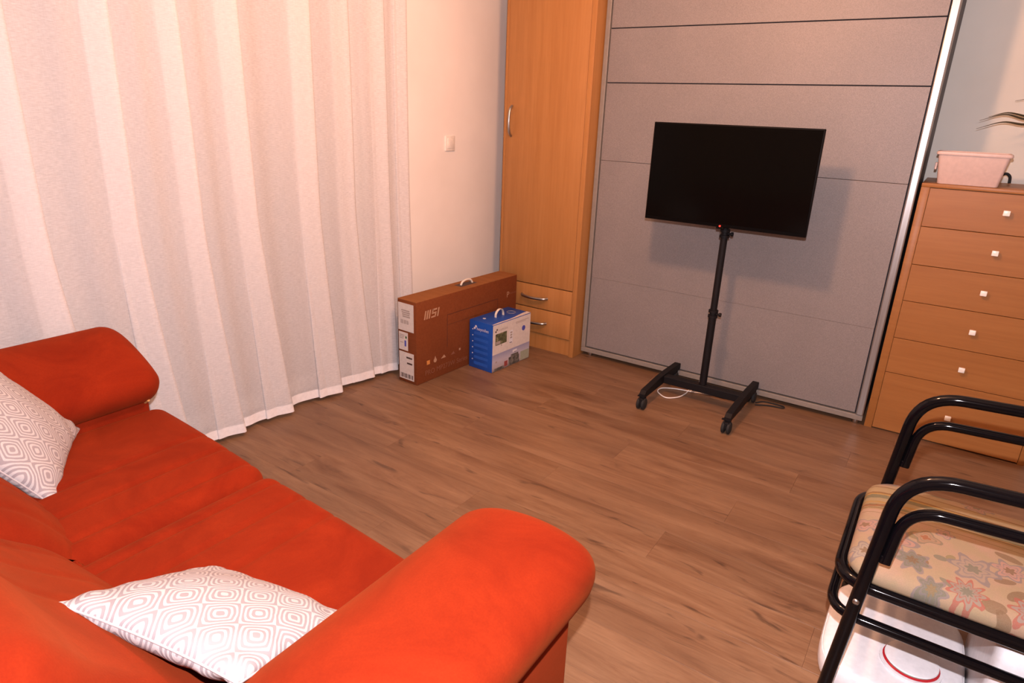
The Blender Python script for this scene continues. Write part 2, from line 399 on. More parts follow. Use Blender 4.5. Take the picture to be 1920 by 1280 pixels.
    for a in ((.085,.170,.050,5,.4,pk,mv,rd), (.130,.105,.036,7,1.2,gr,mv,br), (.250,.150,.046,6,.2,(.50,.38,.27),mv,gr), (.240,.060,.036,9,0,(.40,.36,.28),rd,gr),
              (.150,.220,.030,4,.8,(.52,.33,.20),(.30,.25,.16),(.42,.16,.07)), (.360,.060,.040,8,0,(.42,.36,.30),rd,gr), (.020,.215,.032,5,2,pk,mv,br), (.100,.480,.030,6,1,pk,mv,rd), (.26,.480,.034,6,1,pk,mv,gr), (.035,.090,.034,6,1,(.50,.42,.30),mv,br), (.175,.035,.030,7,.3,gr,mv,(.33,.24,.12)), (.320,.190,.036,6,.7,pk,mv,br), (.410,.160,.040,7,.2,(.50,.38,.27),mv,rd), (.19,.265,.020,5,.1,pk,mv,gr)):
        c = flower(c, *a)
    c = m.mix(wv.sstep(.35,.65)*.28, c, (.40,.31,.20)); c = m.mix(1.0, c, (.52,.52,.54), 'MULTIPLY'); m.base(c); m.bump(wv, .3, .001); MT['tapestry'] = m.m
build_materials()
W_ = MT

# ------------------------------------------------------------------ setting
XL, XR, YB, YF, ZC = -2.52, 1.95, 3.82, -1.30, 2.48
fl_o = obj('floor', MB().box(XL-.1, XR+.1, YF-.1, YB+.1, -.10, -.006), MT['subfloor']); setp(fl_o, kind='structure', label='brown oak-look plank floor across the whole room')
PWD, PLN = .182, 1.22
pm = MB().bbox(0, PLN-.0003, 0, PWD-.0003, -.006, 0, .0004, 1)
plank0 = obj('plank', pm, MT['plank'], fl_o); first = True
row = 0; y = YF
while y < YB:
    off = (row*0.437) % 1 * PLN; x = XL - off
    while x < XR:
        c = plank0 if first else copy_to(plank0, fl_o); first = False
        c.location = (x, y, 0)
        x += PLN
    y += PWD; row += 1
OY0, OY1, OZ = -.55, 2.42, 2.22      # balcony door opening in the left wall
wl = MB().box(XL-.12, XL, OY1, YB, 0, ZC).box(XL-.12, XL, YF, OY0, 0, ZC).box(XL-.12, XL, OY0, OY1, OZ, ZC)
setp(obj('wall_left', wl, MT['wall']), kind='structure', label='off-white painted wall beside the curtain and wardrobe')
setp(obj('wall_back', MB().box(XL, XR, YB, YB+.1, 0, ZC), MT['wall_b']), kind='structure', label='plain painted wall behind the chest of drawers')
setp(obj('wall_right', MB().box(XR, XR+.1, YF, YB, 0, ZC), MT['wall']), kind='structure')
setp(obj('wall_front', MB().box(XL, XR, YF-.1, YF, 0, ZC), MT['wall']), kind='structure')
setp(obj('ceiling', MB().box(XL-.1, XR+.1, YF-.1, YB+.1, ZC, ZC+.1), MT['ceiling']), kind='structure')
# balcony door behind the curtain
wn = bpy.data.objects.new('window_1', None); COL.objects.link(wn); wn.location = (XL-.06, (OY0+OY1)/2, 0)
setp(wn, kind='structure', label='sliding balcony door behind the sheer curtain')
ym = (OY0+OY1)/2
for y0, y1, xo in ((OY0, ym+.03, -.075), (ym-.03, OY1, -.035)):
    f = MB()
    f.bbox(XL+xo-.015, XL+xo+.015, y0, y0+.06, 0.02, OZ).bbox(XL+xo-.015, XL+xo+.015, y1-.06, y1, .02, OZ)
    f.bbox(XL+xo-.015, XL+xo+.015, y0+.06, y1-.06, OZ-.06, OZ).bbox(XL+xo-.015, XL+xo+.015, y0+.06, y1-.06, .02, .09)
    sf = obj('sash', f, MT['frame_white'], wn)
    obj('pane', MB().box(XL+xo-.003, XL+xo+.003, y0+.055, y1-.055, .085, OZ-.055), MT['glass'], sf)
sh = obj('roller_shutter', MB().box(XL-.14, XL-.125, OY0, OY1, 0, OZ), MT['shutter'], wn)
sl = None
for k in range(44):
    z = k*.05
    if sl is None: sl = obj('slat', MB().bbox(XL-.125, XL-.117, OY0+.005, OY1-.005, .002, .048, .003, 1), MT['shutter'], sh)
    else: c = copy_to(sl, sh); c.location = (0, 0, z)

# ------------------------------------------------------------------ curtain
XC0, XCR = -2.440, -2.372
crests = [(-.42,.05),(-.15,.055),(.12,.05),(.38,.06),(.63,.05),(.905,.055),(1.185,.060),(1.425,.052),(1.675,.065),(2.005,.075),(2.225,.068),(2.435,.072),(2.60,.05)]
def curtain_path(z):
    """points (x, y) along the cloth at height z; folds lap over themselves"""
    fl_ = max(0, 1-z/.95); out = []
    prev = -.62
    for k, (yc, w_) in enumerate(crests):
        sp = (.0 if k == 12 else .03 if k == 11 else .06 if k == 9 else .090)*fl_**1.3; c = yc + sp + .006*math.sin(z*2.1+k*1.7); wl_ = w_ + sp*.55
        amp = (.8 + .2*math.sin(k*2.3)) * (1 + .15*fl_)
        xr = XC0 + .010*math.sin(k*1.9); xc = xr + (XCR-XC0)*amp
        n = 28
        for i in range(n):                       # slow rise towards the crest with soft ripples
            t = i/n; rip = (.0075*math.sin(t*PI*3 + k*1.3 + .5*math.sin(z*1.5)) + .0022*math.sin(t*PI*7.3 + k*2.1 + .4*math.sin(z*2.2+k)))*math.sin(PI*t)
            out.append((xr + (xc-xr)*t**2.6 + rip, prev + (c-prev)*t))
        r = .012                                  # rounded crest, back under
        for i in range(5):
            a = PI/2 - PI*i/4; out.append((xc - r + r*math.sin(a), c + r*math.cos(a)*1.2))
        back = c - wl_
        for i in range(1, 5):
            t = i/4; out.append((xc - 2*r - .004*t, c + (back-c)*t))
        for i in range(1, 4):
            a = PI*i/4; out.append((xc - 2*r - .004 - .006 + .006*math.cos(a), back - .007*math.sin(a)))
        prev = back
    yend = 2.655
    for i in range(8):
        t = i/7; out.append((XC0 - .004 + .006*math.sin(t*5), prev + (yend-prev)*t))
    return out
ZS = [.022,.034,.046] + [.046 + (2.36-.046)*(i/30) for i in range(1, 31)]
cm = MB(); rows = [curtain_path(z) for z in ZS]; nP = len(rows[0])
cm.add([(x, y, z) for z, r in zip(ZS, rows) for (x, y) in r], [(j*nP+i, j*nP+i+1, (j+1)*nP+i+1, (j+1)*nP+i) for j in range(len(ZS)-1) for i in range(nP-1)])
cur = obj('curtain', cm, MT['linen'], loc=(-2.42, 1.05, 0.0), smooth=180)
setp(cur, 'floor-length sheer off-white linen curtain hanging in folds', 'curtain')
hm = MB(); HZ = [.020, .034, .050, .064]
hr = [curtain_path(z) for z in HZ]
for side in (-.0022, .0022):
    hm.add([(x+side, y-side*.6, z) for z, r in zip(HZ, hr) for (x, y) in r], [(j*nP+i, j*nP+i+1, (j+1)*nP+i+1, (j+1)*nP+i) for j in range(len(HZ)-1) for i in range(nP-1)])
obj('hem', hm, MT['hem'], cur, smooth=180, label='thick white stitched hem')
rl = thing('curtain_rail', (-2.41, 1.0, 2.38), 'white curtain rail above the sheer curtain', 'curtain rail')
obj('rail', MB().bbox(-2.425, -2.395, -.75, 2.70, 2.365, 2.395), MT['frame_white'], rl)
for yy in (-.5, 1.0, 2.55): obj('bracket', MB().bbox(XL, -2.41, yy-.012, yy+.012, 2.385, 2.41), MT['frame_white'], rl)

# ------------------------------------------------------------------ wardrobe
WX0, WX1, WY, WZ = -2.278, -1.716, 3.300, 2.20
wd = thing('wardrobe', ((WX0+WX1)/2, 3.55, 0), 'tall narrow beech-veneer wardrobe with one door and two drawers', 'wardrobe')
b = MB().bbox(WX0, WX0+.018, WY+.002, YB-.02, 0, WZ).bbox(WX1-.030, WX1, WY-.004, YB-.02, 0, WZ).bbox(WX0+.018, WX1-.03, WY+.03, YB-.02, WZ-.02, WZ)
b.box(WX0+.018, WX1-.03, WY+.025, YB-.02, .085, WZ-.02)
obj('body', b, MT['wood_v'], wd, smooth=40)
obj('plinth', MB().bbox(WX0+.018, WX1-.030, WY+.012, WY+.03, 0, .100), MT['wood_v'], wd)
dr = obj('door', MB().bbox(WX0+.020, WX1-.033, WY, WY+.020, .411, WZ-.004), MT['wood_v'], wd, smooth=40)
obj('handle', MB().tube(spline([(-2.222, WY, 1.262),(-2.222, WY-.022, 1.285),(-2.222, WY-.030, 1.345),(-2.222, WY-.022, 1.405),(-2.222, WY, 1.428)]), .0075, 8), MT['steel'], dr, smooth=60)
for z0, z1, zh in ((.264,.405,.331), (.106,.258,.174)):
    d = obj('drawer', MB().bbox(WX0+.020, WX1-.033, WY, WY+.020, z0, z1), MT['wood_v'], wd, smooth=40)
    obj('handle', MB().tube(spline([(-2.100, WY, zh+.004),(-2.075, WY-.022, zh+.002),(-2.008, WY-.032, zh),(-1.940, WY-.022, zh+.002),(-1.915, WY, zh+.004)]), .0085, 8), MT['steel'], d, smooth=60)

# ------------------------------------------------------------------ fold-away wall bed
BX0, BX1, BY = -1.710, -.144, 3.392
bd = thing('wall_bed', ((BX0+BX1)/2, 3.6, 0), 'fold-away wall bed with taupe board front and aluminium frame', 'wall bed')
obj('body', MB().box(BX0+.004, BX1-.004, BY+.022, YB-.01, .03, 2.20), MT['dark_gap'], bd)
ft = .030
obj('frame_rail', MB().bbox(BX0, BX1, BY-.004, BY+.03, .024, .052, .003), MT['frame_grey'], bd)
obj('frame_rail', MB().bbox(BX0, BX1, BY-.004, BY+.03, 2.17, 2.205, .003), MT['frame_grey'], bd)
obj('frame_stile', MB().bbox(BX0, BX0+.026, BY-.004, BY+.03, .052, 2.17, .003), MT['frame_grey'], bd)
obj('frame_stile', MB().bbox(BX1-.034, BX1, BY-.010, BY+.034, .052, 2.17, .006, 3), MT['alu'], bd)
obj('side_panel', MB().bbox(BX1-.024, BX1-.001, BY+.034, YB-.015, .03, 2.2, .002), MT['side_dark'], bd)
pz = [.060, .4935, 1.1605, 1.561, 1.825, 2.16]; px0, px1 = BX0+.032, BX1-.039
gaps = [.0003, .0008, .0024, .0024, .002]
for i in range(5):
    obj('board', MB().bbox(px0, px1, BY+.002, BY+.024, pz[i]+(gaps[i-1] if i else 0)/1, pz[i+1]-gaps[i], .0010, 1), MT['board'], bd)
for fx in (BX0+.05, BX1-.03): obj('foot', MB().lathe([(.016,0),(.018,.004),(.018,.02),(.012,.026)], (fx, BY+.03, 0), 16), MT['steel'], bd, smooth=40)

# ------------------------------------------------------------------ chest of drawers
CX0, CX1, CY, CZ = -.132, .508, 3.402, 1.172
ch = thing('chest_of_drawers', ((CX0+CX1)/2, 3.6, 0), 'tall beech-veneer chest of six drawers with small square knobs', 'chest of drawers')
b = MB().bbox(CX0, CX0+.034, CY-.002, YB-.015, 0, CZ-.016).bbox(CX1-.024, CX1, CY-.002, YB-.015, 0, CZ-.016).box(CX0+.034, CX1-.024, CY+.02, YB-.015, .02, CZ-.016)
obj('body', b, MT['wood_h'], ch, smooth=40)
obj('top', MB().bbox(CX0, CX1, CY-.004, YB-.012, CZ-.016, CZ), MT['wood_h'], ch, smooth=40)
cz = [.006, .298, .470, .649, .818, .988, CZ-.018]; kz = [.144, .383, .560, .737, .911, 1.078]
for i in range(6):
    d = obj('drawer', MB().bbox(CX0+.0355, CX1-.0255, CY-.001, CY+.018, cz[i]+.0012, cz[i+1]-.0012, .001, 1), MT['wood_h'], ch)
    obj('knob', MB().bbox(.178, .202, CY-.024, CY-.012, kz[i]-.011, kz[i]+.011, .002).bbox(.187, .195, CY-.013, CY, kz[i]-.004, kz[i]+.004, .001, 1), MT['knob'], d, smooth=40)

# storage tub, plant and cable on the chest
tb = thing('storage_tub', (.03, 3.49, CZ), 'dusty pink plastic tub with rolled rim on the chest of drawers', 'storage tub')
def tub_loop(z, e):
    x0, x1, y0, y1 = -.078-e, .136+e, 3.428-e*.8, 3.548+e*.8; r = .012; P = []
    for (cx_, cy_, a0) in ((x1-r, y1-r, 0), (x0+r, y1-r, 90), (x0+r, y0+r, 180), (x1-r, y0+r, 270)):
        for k in range(5): a = math.radians(a0+90*k/4); P.append((cx_+r*math.cos(a), cy_+r*math.sin(a), z))
    return P
def loft(mb, loops, cap0=True, cap1=True):
    n = len(loops[0]); vs_ = [p for l in loops for p in l]
    fs_ = [(j*n+i, j*n+(i+1) % n, (j+1)*n+(i+1) % n, (j+1)*n+i) for j in range(len(loops)-1) for i in range(n)]
    if cap0: fs_.append(tuple(range(n-1, -1, -1)))
    if cap1: fs_.append(tuple((len(loops)-1)*n+i for i in range(n)))
    return mb.add(vs_, fs_)
obj('tub', loft(MB(), [tub_loop(CZ+.001, 0), tub_loop(CZ+.004, .002), tub_loop(CZ+.125, .020), tub_loop(CZ+.125, .017), tub_loop(CZ+.008, -.001)]), MT['bin'], tb, smooth=40)
obj('rim', loft(MB(), [tub_loop(CZ+.121, .019), tub_loop(CZ+.121, .026), tub_loop(CZ+.126, .028), tub_loop(CZ+.133, .026), tub_loop(CZ+.135, .021), tub_loop(CZ+.130, .017), tub_loop(CZ+.121, .019)], False, False), MT['bin'], tb, smooth=50)
obj('clip', MB().bbox(-.104, -.094, 3.475, 3.505, CZ+.055, CZ+.085, .003), MT['bin'], tb)
pl = thing('potted_plant', (.395, 3.60, CZ), 'potted plant with dark arching strap leaves at the right end of the chest', 'plant')
obj('pot', MB().lathe([(.050,0),(.055,.004),(.072,.10),(.078,.10),(.079,.125),(.071,.127),(.068,.108)], (.395,3.60,CZ), 28), MT['terracotta'], pl, smooth=40)
obj('soil', MB().lathe([(.0675,.100),(.0675,.108),(.02,.112)], (.395,3.60,CZ), 20), MT['soil'], pl, smooth=60)
def leaf_mb(path, wd_, up=(0,0,1)):
    P = spline(path, 7); m = MB(); m.uv = []; n = len(P); vs_ = []; fs_ = []
    for i, p in enumerate(P):
        t = i/(n-1); a = P[max(0, i-1)]; b_ = P[min(n-1, i+1)]; tg = (b_-a).normalized(); sd = tg.cross(Vector(up))
        if sd.length < .05: sd = Vector((0,1,0))
        sd.normalize(); nn = sd.cross(tg).normalized(); hw = wd_*(math.sin(PI*min(1, .12+t*.88))**.6)*(1-t**3)+.0004
        for q in (-1, -.5, 0, .5, 1):
            vs_.append(p + sd*hw*q + nn*(abs(q)*hw*.45)); m.uv.append((q*.5+.5, t))
        for q in (1, .5, 0, -.5, -1):
            vs_.append(p + sd*hw*q + nn*(abs(q)*hw*.45-.0016)); m.uv.append((q*.5+.5, t))
    for i in range(n-1):
        for k in range(10): fs_.append((i*10+k, i*10+(k+1) % 10, (i+1)*10+(k+1) % 10, (i+1)*10+k))
    m.add(vs_, fs_); return m
LB = Vector((.395, 3.60, CZ+.105))
lvs = [[LB, (.37,3.60,1.36), (.30,3.60,1.44), (.18,3.60,1.425), (.099,3.60,1.432), (.012,3.60,1.402)],
       [LB, (.375,3.61,1.38), (.31,3.61,1.455), (.185,3.61,1.445), (.10,3.605,1.463), (.016,3.60,1.436)],
       [LB, (.38,3.62,1.40), (.32,3.62,1.47), (.20,3.62,1.455), (.11,3.61,1.470), (.045,3.61,1.452)],
       [LB, (.385,3.62,1.42), (.34,3.64,1.52), (.25,3.66,1.545), (.125,3.67,1.520)],
       [LB, (.41,3.58,1.42), (.47,3.54,1.52), (.55,3.50,1.50), (.62,3.47,1.42)],
       [LB, (.42,3.61,1.42), (.50,3.64,1.50), (.60,3.66,1.47), (.66,3.67,1.38)],
       [LB, (.39,3.57,1.40), (.40,3.50,1.52), (.42,3.42,1.52), (.44,3.34,1.44)],
       [LB, (.40,3.63,1.42), (.42,3.68,1.56), (.46,3.73,1.58), (.50,3.76,1.52)],
       [LB, (.395,3.60,1.45), (.38,3.62,1.60), (.33,3.66,1.68), (.27,3.69,1.64)]]
for i, L_ in enumerate(lvs): obj('leaf', leaf_mb(L_, (.0075 if i < 4 else .011), (0,-.8,.6) if i < 4 else (0,0,1)), MT['leaf'], pl, smooth=70)
setp(obj('cable_loop', MB().tube(spline([(.140,3.70,CZ+.005),(.148,3.70,CZ+.034),(.166,3.70,CZ+.046),(.182,3.70,CZ+.034),(.186,3.70,CZ+.006)]), .006, 8), MT['rubber'], loc=(.17,3.70,CZ), smooth=60), 'short black cable loop behind the pink tub', 'cable')

# ------------------------------------------------------------------ television on a rolling stand
TX0, TX1, TY, TZ0, TZ1 = -1.256, -.504, 3.078, .924, 1.377
tv = thing('television', ((TX0+TX1)/2, TY+.02, TZ0), 'flat black switched-off television on the rolling stand', 'television')
hs = MB().bbox(TX0, TX1, TY, TY+.020, TZ0, TZ1, .003, 2).bbox(TX0+.10, TX1-.10, TY+.018, TY+.050, TZ0+.03, TZ1-.12, .008, 2)
obj('housing', hs, MT['tv_black'], tv, smooth=40)
obj('screen', MB().bbox(TX0+.006, TX1-.006, TY-.0012, TY+.004, TZ0+.016, TZ1-.006, .0006, 1), MT['screen'], tv)
obj('standby_light', MB().lathe([(.0035,-.004),(.0035,.0005)], (-.881, TY-.001, TZ0+.006), 12, 'y'), MT['led'], tv)
obj('sensor_bump', MB().bbox(-.898, -.864, TY-.001, TY+.014, TZ0-.008, TZ0+.001, .002), MT['tv_black'], tv)
ST = thing('television_stand', (-.872, 3.16, 0), 'black metal television stand on four castors', 'television stand')
PX, PY = -.876, 3.158
obj('pole', MB().lathe([(.019,.085),(.019,.475)], (PX,PY,0), 20), MT['stand_black'], ST, smooth=40)
obj('pole', MB().lathe([(.0165,.46),(.0165,1.22)], (PX,PY,0), 20), MT['stand_black'], ST, smooth=40)
for zc_ in (.472, .498, .872, .900):
    obj('collar', MB().lathe([(.019,-.007),(.0235,-.006),(.0235,.006),(.019,.007)], (PX,PY,zc_), 20), MT['stand_black'], ST, smooth=40)
for zc_ in (.485, .886):
    obj('knob', MB().lathe([(.006,.015),(.006,.028),(.010,.030),(.010,.040)], (PX,PY,zc_), 12, 'x'), MT['stand_black'], ST, smooth=40)
obj('mount_plate', MB().bbox(PX-.11, PX+.11, TY+.0505, TY+.056, 1.04, 1.26).bbox(PX-.03, PX+.03, TY+.055, PY+.012, 1.12, 1.18), MT['stand_black'], ST)
LXL, LXR = -1.092, -.662
obj('crossbar', MB().bbox(LXL+.013, LXR-.013, PY-.024, PY+.024, .062, .102, .003), MT['stand_black'], ST)
leg0 = None; cast0 = None; first = True
for lx in (LXL, LXR):
    lm = MB(); ys = [(2.880,.066,.082),(2.900,.064,.098),(3.10,.062,.110),(3.22,.062,.110),(3.372,.066,.104),(3.385,.068,.098)]
    lm.add([(lx+s*.0150, y_, z_) for (y_, a, c_) in ys for (s, z_) in ((-1,a),(1,a),(1,c_),(-1,c_))],
           [(i*4+k, i*4+(k+1) % 4, (i+1)*4+(k+1) % 4, (i+1)*4+k) for i in range(5) for k in range(4)] + [(3,2,1,0),(20,21,22,23)])
    fix_normals(obj('leg', lm, MT['stand_black'], ST))
    for cy_ in (2.900, 3.345):
        root = obj('castor', MB().lathe([(.012,.056),(.016,.058),(.016,.066)], (lx, cy_, 0), 14).bbox(lx-.014, lx+.014, cy_-.030, cy_+.014, .046, .060, .005).bbox(lx-.004, lx+.004, cy_-.034, cy_+.004, .024, .052, .002)
                   .bbox(lx-.030, lx-.012, cy_-.004, cy_+.012, .058, .064, .002), MT['stand_black'], ST, smooth=40)
        for sx in (-1, 1):
            obj('wheel', MB().lathe([(.010,-.008),(.024,-.008),(.0295,-.005),(.0295,.005),(.024,.008),(.010,.008)], (lx+sx*.0125, cy_-.012, .0298), 24, 'x'), MT['rubber'], root, smooth=40)
cw = thing('charging_cable', (-.95, 3.20, 0), 'thin white cable looped on the floor under the television stand', 'cable')
obj('cord', MB().tube(spline([(-.885,3.186,.40),(-.892,3.186,.16),(-.93,3.215,.03),(-.976,3.275,.004),(-.974,3.214,.004),(-.989,3.14,.004),(-1.036,3.092,.004),(-1.085,3.118,.004),(-1.110,3.156,.004),(-1.100,3.203,.004),(-1.042,3.237,.004),(-.946,3.254,.006),(-.841,3.280,.006)], 7), .0032, 8), MT['cable_white'], cw, smooth=60)
obj('plug', MB().bbox(-.845, -.782, 3.276, 3.296, .0015, .013, .004), MT['cable_white'], cw, smooth=40)
setp(obj('power_cable', MB().tube(spline([(-.636,3.330,.0045),(-.60,3.372,.0045),(-.515,3.374,.0045),(-.505,3.350,.0045),(-.57,3.335,.0045),(-.632,3.300,.0045)], 7), .004, 8), MT['rubber'], loc=(-.57,3.35,0), smooth=60), 'black power cable on the floor behind the stand', 'cable')

# ------------------------------------------------------------------ monitor carton
mx = thing('monitor_carton', (-2.21, 2.83, 0), 'long brown printed monitor carton standing on edge beside the wardrobe', 'carton')
p0 = Vector((-2.162, 2.396, 0)); p1 = Vector((-2.116, 3.262, 0)); uL = (p1-p0).normalized(); nT = Vector((uL.y, -uL.x, 0)); LEN = (p1-p0).length; TH, HT = .137, .460
MC = frame_m(p0, uL, (0,0,1))                 # x along the length, y up, z = uL x up = +X side (front)
def card_box(x0, x1, y0, y1, z0, z1, b=.004): return MB().bbox(x0, x1, y0, y1, z0, z1, b, 2)
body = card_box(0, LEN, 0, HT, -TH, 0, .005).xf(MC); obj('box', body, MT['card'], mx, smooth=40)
def patch(x0, x1, y0, y1, M_, mat, name, parent, th=.0007, uv=False):
    m = MB().box(x0, x1, y0, y1, 0, th)
    if uv: m.uv = [((p[0]-x0)/(x1-x0), (p[1]-y0)/(y1-y0)) for p in m.v]
    return obj(name, m.xf(M_), mat, parent)
# logo strokes on the long face (three slanted bars, an S and an I)
lg = MB(); lx0, ly0, lh = .055, .355, .047; sk = .011
def bar(x, wd_, y0=0, y1=1): lg.add([(lx0+x+sk*y0, ly0+lh*y0, .0006),(lx0+x+wd_+sk*y0, ly0+lh*y0, .0006),(lx0+x+wd_+sk*y1, ly0+lh*y1, .0006),(lx0+x+sk*y1, ly0+lh*y1, .0006)], [(0,1,2,3)])
for x in (0, .017, .034): bar(x, .010)
for x, w2, a, b_ in ((.054,.036,.80,1),(.054,.010,.5,1),(.054,.036,.42,.60),(.080,.010,0,.5),(.054,.036,0,.18)): bar(x, w2, a, b_)
bar(.099, .010)
obj('logo', lg.xf(MC), MT['ink_tan'], mx, label='slanted pale maker logo')
def put_text(t, size, x, y, M_, mat, parent, name='lettering', sx=1):
    m = text_mb(t, size).xf(Matrix.Translation((x, y, .0009)) @ Matrix.Diagonal((sx,1,1,1))).xf(M_); return obj(name, m, mat, parent)
put_text('PRO MP273W Series', .040, .060, .040, MC, MT['ink_faint'], mx)
put_text('P', .050, .765, .335, MC, MT['ink_tan'], mx, 'emblem'); put_text('business', .018, .800, .350, MC, MT['ink_faint'], mx)
patch(.075, .098, .098, .121, MC, MT['ink_orange'], 'icon', mx)
ic = MB().lathe([(.012,0),(.012,.0007)], (.140,.107,0), 16).add([(.134,.118,.0007),(.146,.118,.0007),(.140,.134,.0007)], [(0,1,2)]).xf(MC); obj('icon', ic, MT['ink_tan'], mx)
for q, (a, b_) in enumerate(((.185,.225),(.265,.300))):
    obj('icon', MB().add([(a,.103,.0007),(b_,.103,.0007),((a+b_)/2+.006,.121,.0007)], [(0,1,2)]).xf(MC), MT['ink_tan' if q == 0 else 'ink_faint'], mx)
patch(.335, .347, .112, .124, MC, MT['ink_tan'], 'icon', mx)
# dark outline of the screen drawn on the long face
ol = MB(); X0, X1, Y0, Y1 = .235, .68, .16, .345
for a in ((X0,X1,Y1-.0025,Y1),(X0,X0+.003,Y0,Y1),(X1-.003,X1,Y0,Y1),(X0,X1,.285,.2865)): ol.box(a[0],a[1],a[2],a[3],0,.0006)
obj('drawing', ol.xf(MC), MT['ink_line'], mx)
# end face (towards the camera) labels; local x across thickness from the long face to the back
ME = frame_m(p0 + Vector((0,0,0)) - uL*.0002, nT*1.0, (0,0,1))     # +x = towards front face
ME = frame_m(p0 - nT*TH - uL*.0002, nT, (0,0,1))
la = patch(.006, .118, .292, .442, ME, MT['label'], 'label', mx, .0012)
def in_label(x0, x1, y0, y1, mat, parent): patch(x0, x1, y0, y1, ME, MT[mat], 'print', parent, .0018)
for r_ in range(4): in_label(.030+.003*r_, .090+.003*(r_ % 2), .400-.011*r_, .407-.011*r_, 'ink_grey', la)
for k in range(9): in_label(.022+k*.0068, .022+k*.0068+(.0045 if k % 3 else .0022), .330, .352, 'ink_grey', la)
lb = patch(.008, .074, .182, .282, ME, MT['label'], 'label', mx, .0012)
for r_ in range(3): in_label(.014, .050-.004*r_, .264-.009*r_, .268-.009*r_, 'ink_grey', lb)
in_label(.056, .067, .250, .262, 'ink_green', lb); in_label(.050, .062, .205, .238, 'ink_blue', lb); in_label(.016, .040, .222, .226, 'ink_grey', lb)
lc = patch(.008, .116, .018, .172, ME, MT['label'], 'label', mx, .0012)
in_label(.062, .104, .140, .149, 'ink_dark', lc); in_label(.066, .104, .108, .117, 'ink_dark', lc)
for k in range(11): in_label(.018+k*.0085, .018+k*.0085+(.006 if k % 3 == 1 else .003), .026, .050, 'ink_dark', lc)
# carrying strap and its slot on top
obj('top_flap', MB().bbox(.001, LEN-.001, HT-.003, HT+.0006, -TH+.001, -.001, .001, 1).xf(MC), MT['kraft'], mx, label='kraft top flap with lamplight painted in')
obj('handle_slot', MB().box(.40, .54, HT-.002, HT+.0008, -.098, -.045).xf(MC), MT['ink_dark'], mx)
obj('handle', MB().tube(spline([(.425,HT,-.07),(.440,HT+.018,-.07),(.475,HT+.026,-.07),(.510,HT+.018,-.07),(.525,HT,-.07)]), .006, 8).xf(MC), MT['handle'], mx, smooth=60, label='clear plastic carrying strap')

# ------------------------------------------------------------------ blue carton
bx = thing('inverter_carton', (-2.02, 2.965, 0), 'small glossy blue and white product carton with carrying strap', 'carton')
q0 = Vector((-1.955, 2.790, 0)); q1 = Vector((-1.930, 3.138, 0)); uB = (q1-q0).normalized(); nB = Vector((uB.y, -uB.x, 0)); LB_, TB, HB = (q1-q0).length, .172, .284
MBF = frame_m(q0, uB, (0,0,1)); MBE = frame_m(q0 - nB*TB - uB*.0002, nB, (0,0,1)); MBT = frame_m(q0 + Vector((0,0,HB)), uB, -nB)
obj('box', MB().bbox(0, LB_, 0, HB, -TB, 0, .003, 2).xf(MBF), MT['blue'], bx, smooth=40)
wp = patch(.001, LB_-.001, .105, HB-.004, MBF, MT['label'], 'white_print_panel', bx, .0008)
wv_ = MB()
for i in range(12):                         # wavy upper edge of the white panel wraps over the top
    a = i/12; b_ = (i+1)/12; h0 = .006+.022*a**1.6+.004*math.sin(a*9); h1 = .006+.022*b_**1.6+.004*math.sin(b_*9)
    wv_.add([(LB_*a, -.001, .0008),(LB_*b_, -.001, .0008),(LB_*b_, h1, .0008),(LB_*a, h0, .0008)], [(0,1,2,3)])
obj('white_print_edge', wv_.xf(MBT), MT['label'], bx)
ls = patch(.001, LB_-.001, .002, .105, MBF, MT['landscape'], 'landscape_print', bx, .0008, uv=True)
def fp(x0, x1, y0, y1, mat, parent, name='print', th=.0014): return patch(x0, x1, y0, y1, MBF, MT[mat], name, parent, th)
fp(.024, .125, .158, .225, 'shot', wp, 'screen_picture', .0013); fp(.028, .068, .162, .180, 'ink_grey', wp)
fp(.075, .082, .146, .156, 'ink_grey', wp)
fp(.150, .182, .140, .218, 'white_ink', wp, 'phone_picture', .0012)
for r_ in range(3): fp(.156, .176, .200-.015*r_, .210-.015*r_, 'ink_grey', wp)
fp(.153, .176, .143, .147, 'ink_dark', wp)
obj('app_icon', MB().lathe([(.016,0),(.016,.0015)], (.283,.205,0), 20).xf(MBF), MT['ink_blue'], wp)
put_text('hoymiles', .024, .046, .238, MBF, MT['ink_grey'], wp); 
for cxk, cyk in ((.026,.240),(.036,.250)): obj('logo_leaf', MB().lathe([(.006,0),(.006,.0015)], (cxk,cyk,0), 6).xf(MBF), MT['ink_dark'], wp)
fp(.205, .330, .254, .257, 'ink_grey', wp); fp(.205, .300, .247, .2495, 'ink_grey', wp)
fp(.150, .250, .004, .055, 'house', ls, 'house_print'); fp(.170, .240, .055, .068, 'house', ls); fp(.262, .345, .006, .062, 'tree_print', ls)
fp(.110, .140, .010, .042, 'ink_red', ls); fp(.022, .105, .004, .020, 'house', ls); fp(.185, .225, .078, .092, 'white_ink', ls); fp(.200, .222, .076, .080, 'ink_dark', ls); fp(.030,.042,.052,.062,'ink_grey',ls)
